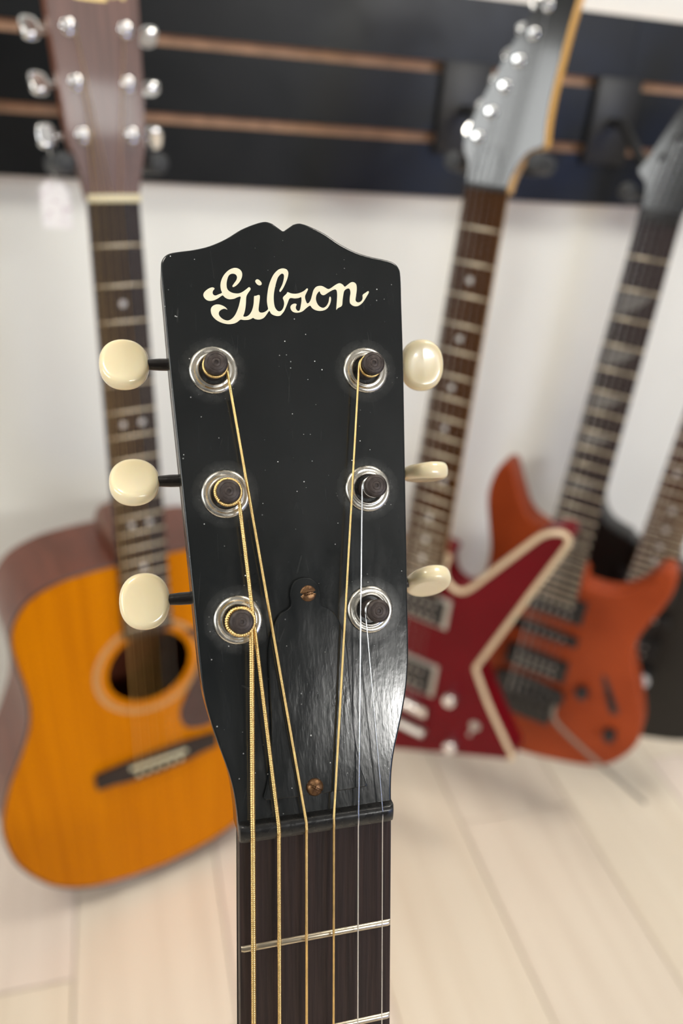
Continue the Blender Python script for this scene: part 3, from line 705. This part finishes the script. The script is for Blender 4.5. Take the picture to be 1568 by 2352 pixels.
def hung_acoustic():
    nutW = (0.0009, 0.7252, -0.1062); TAIL = 0.847
    mwN = frame_mw(nutW, R(16.5), R(2.4), R(-0.4))
    mw = mwN @ Matrix.Translation((0, -TAIL, 0))
    g = thing('acoustic_guitar', mw, 'amber natural-top acoustic guitar hanging on the left, blurred', 'guitar')
    off = (0, TAIL, 0)
    TM = tilt_m(6)
    half = [(0, -360), (30, -360), (60, -361), (88, -364.5), (118, -377), (135.5, -399), (141.5, -424), (139.5, -455), (136, -483), (135, -512), (140, -542), (153, -575), (168, -608), (179, -640), (185, -672), (183.5, -706), (177, -737), (163, -768), (140, -801), (105, -826), (60, -841), (0, -847)]
    body_parts(g, off, half, 104, -8, (0, -507), 49, M['spruce'], M['mahog'], M['tort'], sc=646)
    pg = catmull([(44, -470), (62, -495), (58, -530), (42, -562), (33, -585), (34, -607), (45, -621), (70, -626), (95, -612), (108, -580), (104, -540), (90, -505), (68, -478)], 4)
    obj('pickguard', fin(plate(pg, -8, -7.2, 0.2, 1)), M['tort'], g, off)
    fingerboard(g, off, 645, 0, 455, 21.8, 27.8, 6, 20, M['ebony'], (3, 5, 7, 9, 12, 15, 17), 1.0, doubles=(7, 12), inr=3.2)
    obj('neck', fin(neck_mesh(2, -362, 21.8, 27, 17, 22, -5.8)), M['mahogn'], g, off)
    obj('heel', fin(plate(catmull([(-20, -330), (20, -330), (22, -362), (-22, -362)], 3), -92, -12, 4, 3)), M['mahogn'], g, off)
    obj('nut', fin(box(-22.2, 22.2, -0.5, 5.5, -4, 3.4, 0.7, 2)), M['bone'], g, off)
    hl = [(22, 0), (24, 14), (27.5, 28), (31.5, 44), (33.0, 60), (34.2, 90), (35.6, 130), (37, 168), (36, 172)]
    ol = catmull(hl, 3, closed=False); ol = ol + [(-x, y) for x, y in ol[::-1]]
    hd = obj('headstock', fin(plate(ol, -15, -2, 1.0, 2), TM), M['mahogn'], g, off)
    obj('head_veneer', fin(plate([(x*0.997, y) for x, y in ol], -2.1, 0, 0.5, 2), TM), M['headrose'], g, off)
    # gold decal, of which only the lower edge reaches into the frame
    dc = bmesh.new()
    join(dc, polyfill(catmull([(-13, 145.5), (9, 145.5), (10.5, 147.5), (9.5, 150.5), (-13.5, 150.5), (-14.5, 147.5)], 3), 0.12, 0.2))
    for (x0, x1, y0) in ((-27, -17, 149), (14, 26, 148)):
        join(dc, polyfill(catmull([(x0, y0+4), (x0+2, y0), ((x0+x1)/2, y0+2.5), (x1-2, y0-0.5), (x1, y0+4), ((x0+x1)/2, y0+7)], 3), 0.12, 0.2))
    obj('gold_decal', fin(dc, TM), M['gold'], g, off)
    spots = [(-21.5, 126), (-20.3, 87.8), (-20, 49.8), (23.8, 127.5), (21.6, 89), (21, 51)]
    bm = fin(button_mesh(15, 19, 9, 3.2))
    tuner_set(g, off, TM, spots, 6.4, 8, M['chrome'], bm, M['chrome'], -20, [(-1, 0)]*3 + [(1, 0)]*3, 17.5, rots=[35, 35, 10, 60, 80, 30])
    nutx = [-17.8+35.6*k/5 for k in range(6)]; bx = [-27+54*k/5 for k in range(6)]
    order = [2, 1, 0, 3, 4, 5]
    for k in range(6):
        s = spots[order[k]]; sx = s[0] + (3.2 if k < 3 else -3.2)
        hp = TM @ Vector((sx, s[1], 6)); r = [0.66, 0.53, 0.41, 0.32, 0.22, 0.17][k]
        obj('guitar_string', fin(tube([hp, Vector((nutx[k], 3, 3.2)), Vector((bx[k], -648, 2.5)), Vector((bx[k], -654, -3))], r, 6)), M['bronze'] if k < 4 else M['steel'], g, off)
    return g, mwN, TM
ac, ac_mw, ac_TM = hung_acoustic()

# ------------------------------------------------------------------ electrics
def humbucker(g, off, y, z, ring_m, cover_m, w=46, h=22, tilt=0):
    rg = obj('pickup', fin(plate(catmull([(-w, y-h), (w, y-h), (w, y+h), (-w, y+h)], 1), z, z+4, 1.2, 2)), ring_m, g, off)
    obj('pickup_cover', fin(plate([(-w+6, y-h+4.5), (w-6, y-h+4.5), (w-6, y+h-4.5), (-w+6, y+h-4.5)], z+4, z+7.5, 1.0, 2)), cover_m, rg)
    pm = None
    for r_ in (-1, 1):
        for k in range(6):
            l_ = ((-25+50*k/5)/1000, (y+r_*(h-4.5)*0.5)/1000, (z+7.5)/1000)
            if pm is None: pm = obj('pole_screw', fin(lathe([(2.2, -0.5), (2.2, 0.5), (1.4, 0.9), (0, 0.9)], 12)), M['silver'], rg, l_)
            else: share(pm, rg, l_)
    return rg
def knob(g, off, x, y, z, m, r=9.5, h=15):
    k = obj('control_knob', fin(lathe([(r, 0), (r, 3), (r*0.93, h-2), (r*0.8, h), (0, h+0.6)], 28)), m, g, (off[0]+x/1000, off[1]+y/1000, off[2]+z/1000), angle=50)
    return k
def estrings(g, off, TM, spots, nutw, bridgew, sc, ybr, zbr=6, z_n=2):
    for k in range(6):
        nx = -nutw+2*nutw*k/5; bx = -bridgew+2*bridgew*k/5; s = spots[k]
        r = [0.58, 0.46, 0.33, 0.22, 0.17, 0.13][k]
        obj('guitar_string', fin(tube([TM @ Vector((s[0]+2.5, s[1], 5)), Vector((nx, 2, z_n)), Vector((bx, ybr, zbr))], r, 6)), M['steel'], g, off)

def red_electric():
    nutW = (0.3424, 0.7269, -0.0810); TAIL = 0.832
    mwN = frame_mw(nutW, -0.7931, 0.0061, 0.0124); mw = mwN @ Matrix.Translation((0, -TAIL, 0)); off = (0, TAIL, 0)
    g = thing('electric_guitar', mw, 'wine-red angular electric guitar with cream binding and chrome knobs', 'guitar')
    raw = [(27, -408), (27.5, -425), (32, -441), (41, -450), (52, -452), (63, -445), (80, -420), (118, -362), (131, -343), (142, -334), (152, -330.5), (159, -332), (162, -338), (160, -348), (140, -408), (110, -500), (95, -546), (93.5, -552), (95, -558), (120, -600), (150, -642), (165.5, -663), (166.5, -668), (163, -671.5), (120, -692), (8, -748), (-110, -806), (-160, -829), (-177, -831), (-188, -822), (-190, -808), (-180, -780), (-130, -660), (-103, -596), (-98, -580), (-102, -566), (-125, -530), (-148, -495), (-152, -483), (-148, -470), (-136, -463), (-80, -440), (-50, -428), (-36, -424), (-28, -416), (-27, -408)]
    ol = catmull(raw, 3)
    body = obj('body', fin(plate(ol, -48, -8, 2.5, 3)), M['red'], g, off)
    i0 = 23*3; i1 = 29*3
    obj('binding', fin(tube([(p[0]*0.992, p[1], -8.6) for p in ol[:i0+1]], 3.6, 8)), M['cream'], g, off)
    obj('binding', fin(tube([(p[0]*0.992, p[1], -8.6) for p in ol[i1:]], 3.6, 8)), M['cream'], g, off)
    fingerboard(g, off, 640, 0, 470, 21.3, 27.8, 6, 22, M['rose2'], (3, 5, 7, 9, 12, 15, 17, 19, 21), 1.2, doubles=(12,), inr=3.3, inmat=M['pearl'])
    obj('neck', fin(neck_mesh(2, -455, 21.3, 27.5, 15, 19, -5.8)), M['maple'], g, off)
    obj('nut', fin(box(-21.3, 21.3, -0.5, 4.5, -5, 2.2, 0.6, 2)), M['plastic'], g, off)
    TM = tilt_m(8)
    hr = [(21.3, 0), (22.5, 12), (26, 24), (31, 33), (36, 38), (44.5, 42), (46.5, 46), (44, 62), (42.5, 85), (42.8, 110), (43.5, 140), (46, 170), (50, 196), (44, 200), (34, 190), (24, 178), (14, 158), (3, 138), (-10, 108), (-20, 82), (-29, 56), (-32, 40), (-30, 30), (-24.5, 22), (-22, 12), (-21.3, 0)]
    hs = catmull(hr, 3, closed=False)
    hd = obj('headstock', fin(plate(hs, -20, -1.5, 0.6, 2), TM), M['maple'], g, off)
    obj('head_veneer', fin(plate([(x*0.985+0.2, y*0.998+0.2) for x, y in hs], -1.6, 0, 0.4, 2), TM), M['blackg'], g, off)
    spots = [(-18.1, 43.5), (-10.5, 65.2), (-2.8, 86.9), (5.0, 108.5), (13.0, 130.2), (20.5, 152)]
    dv = Vector((-0.93, 0.36)).normalized()
    tuner_set(g, off, TM, spots, 5.4, 8, M['chrome'], fin(button_mesh(13, 15, 8, 2.6)), M['chrome'], -20, [(dv.x, dv.y)]*6, 11.5, rots=[20, 50, 70, 35, 60, 20])
    tcv = catmull([(-9, 8), (9, 8), (10, 20), (6, 34), (0, 40), (-5, 34), (-10, 20)], 3)
    obj('truss_rod_cover', fin(plate(tcv, 0, 1.4, 0.3, 2), TM), M['blackg'], g, off)
    humbucker(g, off, -491, -8, M['silver'], M['plastic'], 46, 22)
    humbucker(g, off, -600, -8, M['silver'], M['plastic'], 46, 26)
    br = obj('bridge', fin(box(-44, 44, -660, -644, -8, 4, 1.5, 2)), M['chrome'], g, off)
    sd = None
    for k in range(6):
        l_ = ((-26+52*k/5)/1000, -0.652, 0.004)
        if sd is None: sd = obj('saddle', fin(box(-3.2, 3.2, -5, 5, -0.5, 2.2, 0.4, 1)), M['chrome'], br, l_)
        else: share(sd, br, l_)
    obj('tailpiece', fin(tube([(-45, -690, -1), (45, -690, -1)], 8, 12, flat=0.7)), M['silver'], g, off)
    knob(g, off, 71.5, -611, -8, M['chrome'], 9.5, 16); knob(g, off, 85, -687, -8, M['chrome'], 9.5, 16)
    sw = obj('toggle_switch', fin(lathe([(7, 0), (7, 1.5), (3.8, 2), (3.8, 6), (1.5, 6.5), (1.2, 14), (2.6, 17), (2.4, 20), (0, 21)], 18)), M['silver'], g, (0.109, TAIL-0.643, -0.008))
    estrings(g, off, TM, spots, 17.5, 26, 640, -652, 6.5)
    return g, mwN, TM
re_, re_mw, re_TM = red_electric()

SUPER = [(28, -438), (31, -452), (45, -456), (65, -454), (84, -446), (103, -424), (112, -404), (120, -395.5), (130, -396), (137, -408), (137.5, -425), (132.5, -450), (126.5, -470), (119, -495), (116, -516), (117.5, -535), (123, -551), (137, -580), (151, -613), (159, -637), (161.5, -660), (159, -682), (151, -703), (139, -724), (124, -739), (104, -749), (82, -757), (45, -768), (5, -776), (-40, -780), (-90, -775), (-130, -755), (-155, -720), (-165, -680), (-160, -640), (-140, -595), (-118, -550), (-105, -510), (-100, -475), (-102, -445), (-110, -415), (-119, -380), (-120.5, -355), (-116, -331), (-108, -317), (-99, -316), (-92, -326), (-85, -341), (-77, -357), (-68, -373), (-56, -385), (-43, -390), (-33, -394), (-28, -406)]
def super_electric(nutW, yaw, lean, roll, label, bodym, fbm, outl, inm, trem=True):
    TAIL = 0.780
    mwN = frame_mw(nutW, yaw, lean, roll); mw = mwN @ Matrix.Translation((0, -TAIL, 0)); off = (0, TAIL, 0)
    g = thing('electric_guitar', mw, label, 'guitar')
    ol = catmull(outl, 3)
    obj('body', fin(plate(ol, -46, -7, 7, 4)), bodym, g, off, angle=60)
    nf = 24
    fingerboard(g, off, 648, 0, 490, 21.5, 28.5, 6, nf, fbm, () if inm is None else (3, 5, 7, 9, 12, 15, 17, 19, 21), 1.3, doubles=(12,), inr=3.5, inmat=inm)
    if inm is None:
        for f_ in (3, 5, 7, 9, 12, 15, 17, 19, 21):
            a_, b_ = fretpos(f_-1, 648)+3, fretpos(f_, 648)-3
            wv = 17
            obj('inlay_tooth', fin(polyfill([(-wv, -a_), (wv, -a_), (wv*0.2, -(a_*0.4+b_*0.6)), (-wv, -b_)], 0.08, 0.4)), M['greypearl'], [c for c in g.children if c.name.startswith('fretboard')][0])
    obj('neck', fin(neck_mesh(2, -470, 21.5, 28, 14, 18, -5.8)), M['maple'] if trem else M['mahogn'], g, off)
    obj('nut', fin(box(-21.5, 21.5, 0, 14, -5, 5, 1.2, 2)), M['plastic'], g, off)
    TM = tilt_m(8)
    hr = [(21.3, 0), (22.5, 16), (27, 30), (34, 50), (40, 90), (46, 130), (52, 165), (50, 172), (40, 168), (12, 150), (-6, 118), (-18, 88), (-29, 60), (-35, 49), (-33, 44), (-25, 36), (-22, 26), (-21.3, 12), (-21.3, 0)]
    hs = catmull(hr, 3, closed=False)
    obj('headstock', fin(plate(hs, -15, 0, 1.6, 3), TM), M['blackg'], g, off)
    spots = [(-14+10.4*k*0.9, 62+18.5*k) for k in range(6)]
    tuner_set(g, off, TM, spots, 4.6, 7, M['plastic'], fin(button_mesh(12, 14, 7, 2.6)), M['plastic'], -19, [(0.95, -0.30)]*6, 24, rots=[20, 50, 70, 35, 60, 20])
    humbucker(g, off, -496, -7, M['plastic'], M['plastic'], 44, 19)
    sc_ = obj('single_coil_pickup', fin(plate(catmull([(-40, -551), (40, -551), (44, -544), (40, -536), (-40, -536), (-44, -544)], 3), -7, 0, 1.5, 2)), M['plastic'], g, off)
    pm = None
    for k in range(6):
        l_ = ((-26+52*k/5)/1000, -0.5436, 0.0)
        if pm is None: pm = obj('pole_screw', fin(lathe([(2.2, -0.5), (2.2, 0.4), (0, 0.5)], 12)), M['silver'], sc_, l_)
        else: share(pm, sc_, l_)
    humbucker(g, off, -600, -7, M['plastic'], M['plastic'], 44, 19)
    br = obj('tremolo_bridge', fin(plate(catmull([(-45, -632), (45, -632), (46, -660), (40, -690), (34, -698), (-34, -698), (-40, -690), (-46, -660)], 2), -6, 2, 1.2, 2)), M['plastic'], g, off)
    sd = None
    for k in range(6):
        l_ = ((-27+54*k/5)/1000, -0.660, 0.002)
        if sd is None: sd = obj('saddle', fin(box(-4.4, 4.4, -22, 14, 0, 7, 1.2, 2)), M['plastic'], br, l_)
        else: share(sd, br, l_)
    if trem:
        obj('tremolo_arm', fin(tube(catmull([(42, -655, 2), (44, -662, 14), (58, -674, 19), (110, -699, 22), (196, -737, 24)], 6, closed=False), 2.7, 10)), M['armm'], g, off)
        knob(g, off, 71, -618, -7, M['plastic'], 9, 14); knob(g, off, 123, -670, -7, M['plastic'], 9, 14)
        sl = obj('switch_plate', fin(plate(catmull([(90, -584), (97, -584), (124, -629), (120, -636), (113, -634)], 4), -7, -6, 0.3, 1)), M['plastic'], g, off)
        obj('switch_tip', fin(tube([(106, -610, -6), (108, -612, 4), (109, -613, 9)], [1.5, 2.6, 2.2], 10)), M['plastic'], sl)
    else:
        for (x, y, m_) in ((-40, -715, None),): pass
    estrings(g, off, TM, spots, 17.5, 27, 648, -655, 9.5, 5.2)
    return g, mwN, TM
og, og_mw, og_TM = super_electric((0.5488, 0.7360, -0.1063), -0.7686, 0.0064, 0.0104, 'copper-orange electric guitar with black pickups and tremolo arm', M['orange'], M['rose'], SUPER, None)
BLK = SUPER[:41] + [(-112, -420), (-122, -390), (-126, -368), (-122, -350), (-113, -341), (-104, -346), (-98, -362), (-92, -385), (-83, -407), (-68, -421), (-50, -427), (-38, -431), (-29, -438)]
BLK = [p for i, p in enumerate(BLK) if i not in (39, 40)]
bg, bg_mw, bg_TM = super_electric((0.705, 0.748, -0.105), -0.74, 0.0, 0.01, 'black electric guitar at the right edge, partly behind the orange one', M['blackb'], M['rose2'], BLK, M['pearl'], trem=False)
kb = knob(bg, (0, 0.780, 0), 36, -650, -7, M['pearl'], 12, 16)

# ================================================================== hangers and the price tag
def hanger(mwN, TM, px, label, padL, padR, zc=-0.021):
    t = thing('guitar_hanger', Matrix.Translation((px, SLAT_Y, CH+zc-0.048)), label, 'hanger', 'black slatwall guitar hangers')
    iv = t.matrix_world.inverted()
    bm = box(px-0.030, px+0.030, SLAT_Y-0.009, SLAT_Y-0.0004, CH+zc-0.048, CH+zc+0.048, 0.002, 2); bm.transform(iv)
    bp_ = obj('back_plate', bm, M['hang'], t)
    bm = box(px-0.028, px+0.028, SLAT_Y-0.0004, SLAT_Y+0.009, CH+0.0201-0.0042, CH+0.0201+0.0025, 0.0005, 1); bm.transform(iv)
    obj('groove_hook', bm, M['hang'], bp_)
    W = lambda p: mwN @ (TM @ Vector(p) / 1000)
    yc = (padL[1]+padR[1])/2
    c = W((0, yc, -52))
    p0 = Vector((px, SLAT_Y-0.009, CH+zc))
    arm = tube([iv @ p0, iv @ (p0+Vector((0, -0.02, 0))), iv @ p0.lerp(c, 0.55), iv @ c], 0.006, 12)
    obj('arm', arm, M['hang'], t)
    yp = catmull([(padL[0], padL[1], 10), (padL[0], padL[1], -30), (padL[0]*0.72, yc, -48), (0, yc, -53), (padR[0]*0.72, yc, -48), (padR[0], padR[1], -30), (padR[0], padR[1], 10)], 5, closed=False)
    obj('yoke', tube([iv @ W(p) for p in yp], 0.004, 10), M['hang'], t)
    for p in (padL, padR):
        pth = [(p[0], p[1], z) for z in (-34, -33, -20, 6, 11, 12.5)]
        obj('rubber_pad', tube([iv @ W(q) for q in pth], [0.006, 0.0085, 0.0085, 0.0085, 0.0075, 0.004], 18), M['pad'], t)
    return t
hanger(ac_mw, ac_TM, -0.010, 'black padded hanger holding the amber acoustic guitar', (-38.5, 29), (39.5, 30))
hanger(re_mw, re_TM, 0.400, 'black padded hanger holding the wine-red electric guitar', (-36, 20), (44, 29))
hanger(og_mw, og_TM, 0.600, 'black padded hanger holding the copper-orange electric guitar', (-39, 26), (37, 26))
hanger(bg_mw, bg_TM, 0.790, 'black padded hanger holding the black electric guitar at the right', (-39, 26), (37, 26))

def price_tag():
    tip = ac_mw @ (ac_TM @ Vector((-20-17.5-6, 49.8, -20)) / 1000)
    top = tip + Vector((0.0005, -0.004, -0.0095))
    th = 0.024; hgt = 0.038; wd = 0.0125
    base = top + Vector((0.001, 0, -th-hgt))
    rz = R(-6)
    t = thing('price_tag', Matrix.Translation(base) @ Matrix.Rotation(rz, 4, 'Z'), 'small white price tag hanging by a thread from a chrome tuner', 'tag')
    ol = [(-wd, 0), (wd, 0), (wd, hgt-0.007), (wd-0.006, hgt), (-wd+0.006, hgt), (-wd, hgt-0.007)]
    bm = plate(ol, -0.0003, 0.0003); bm.transform(Matrix.Rotation(R(90), 4, 'X')); obj('tag_card', bm, M['paper'], t)
    iv = t.matrix_world.inverted()
    loop = [iv @ p for p in (base + Vector((0, 0, hgt-0.004)), base+Vector((0.0004, -0.001, hgt+0.004)), top, tip+Vector((0, -0.0065, -0.004)), tip+Vector((0, -0.004, 0.0095)))]
    obj('thread', tube(catmull(loop, 4, closed=False), 0.0006, 6), M['thread'], t)
price_tag()
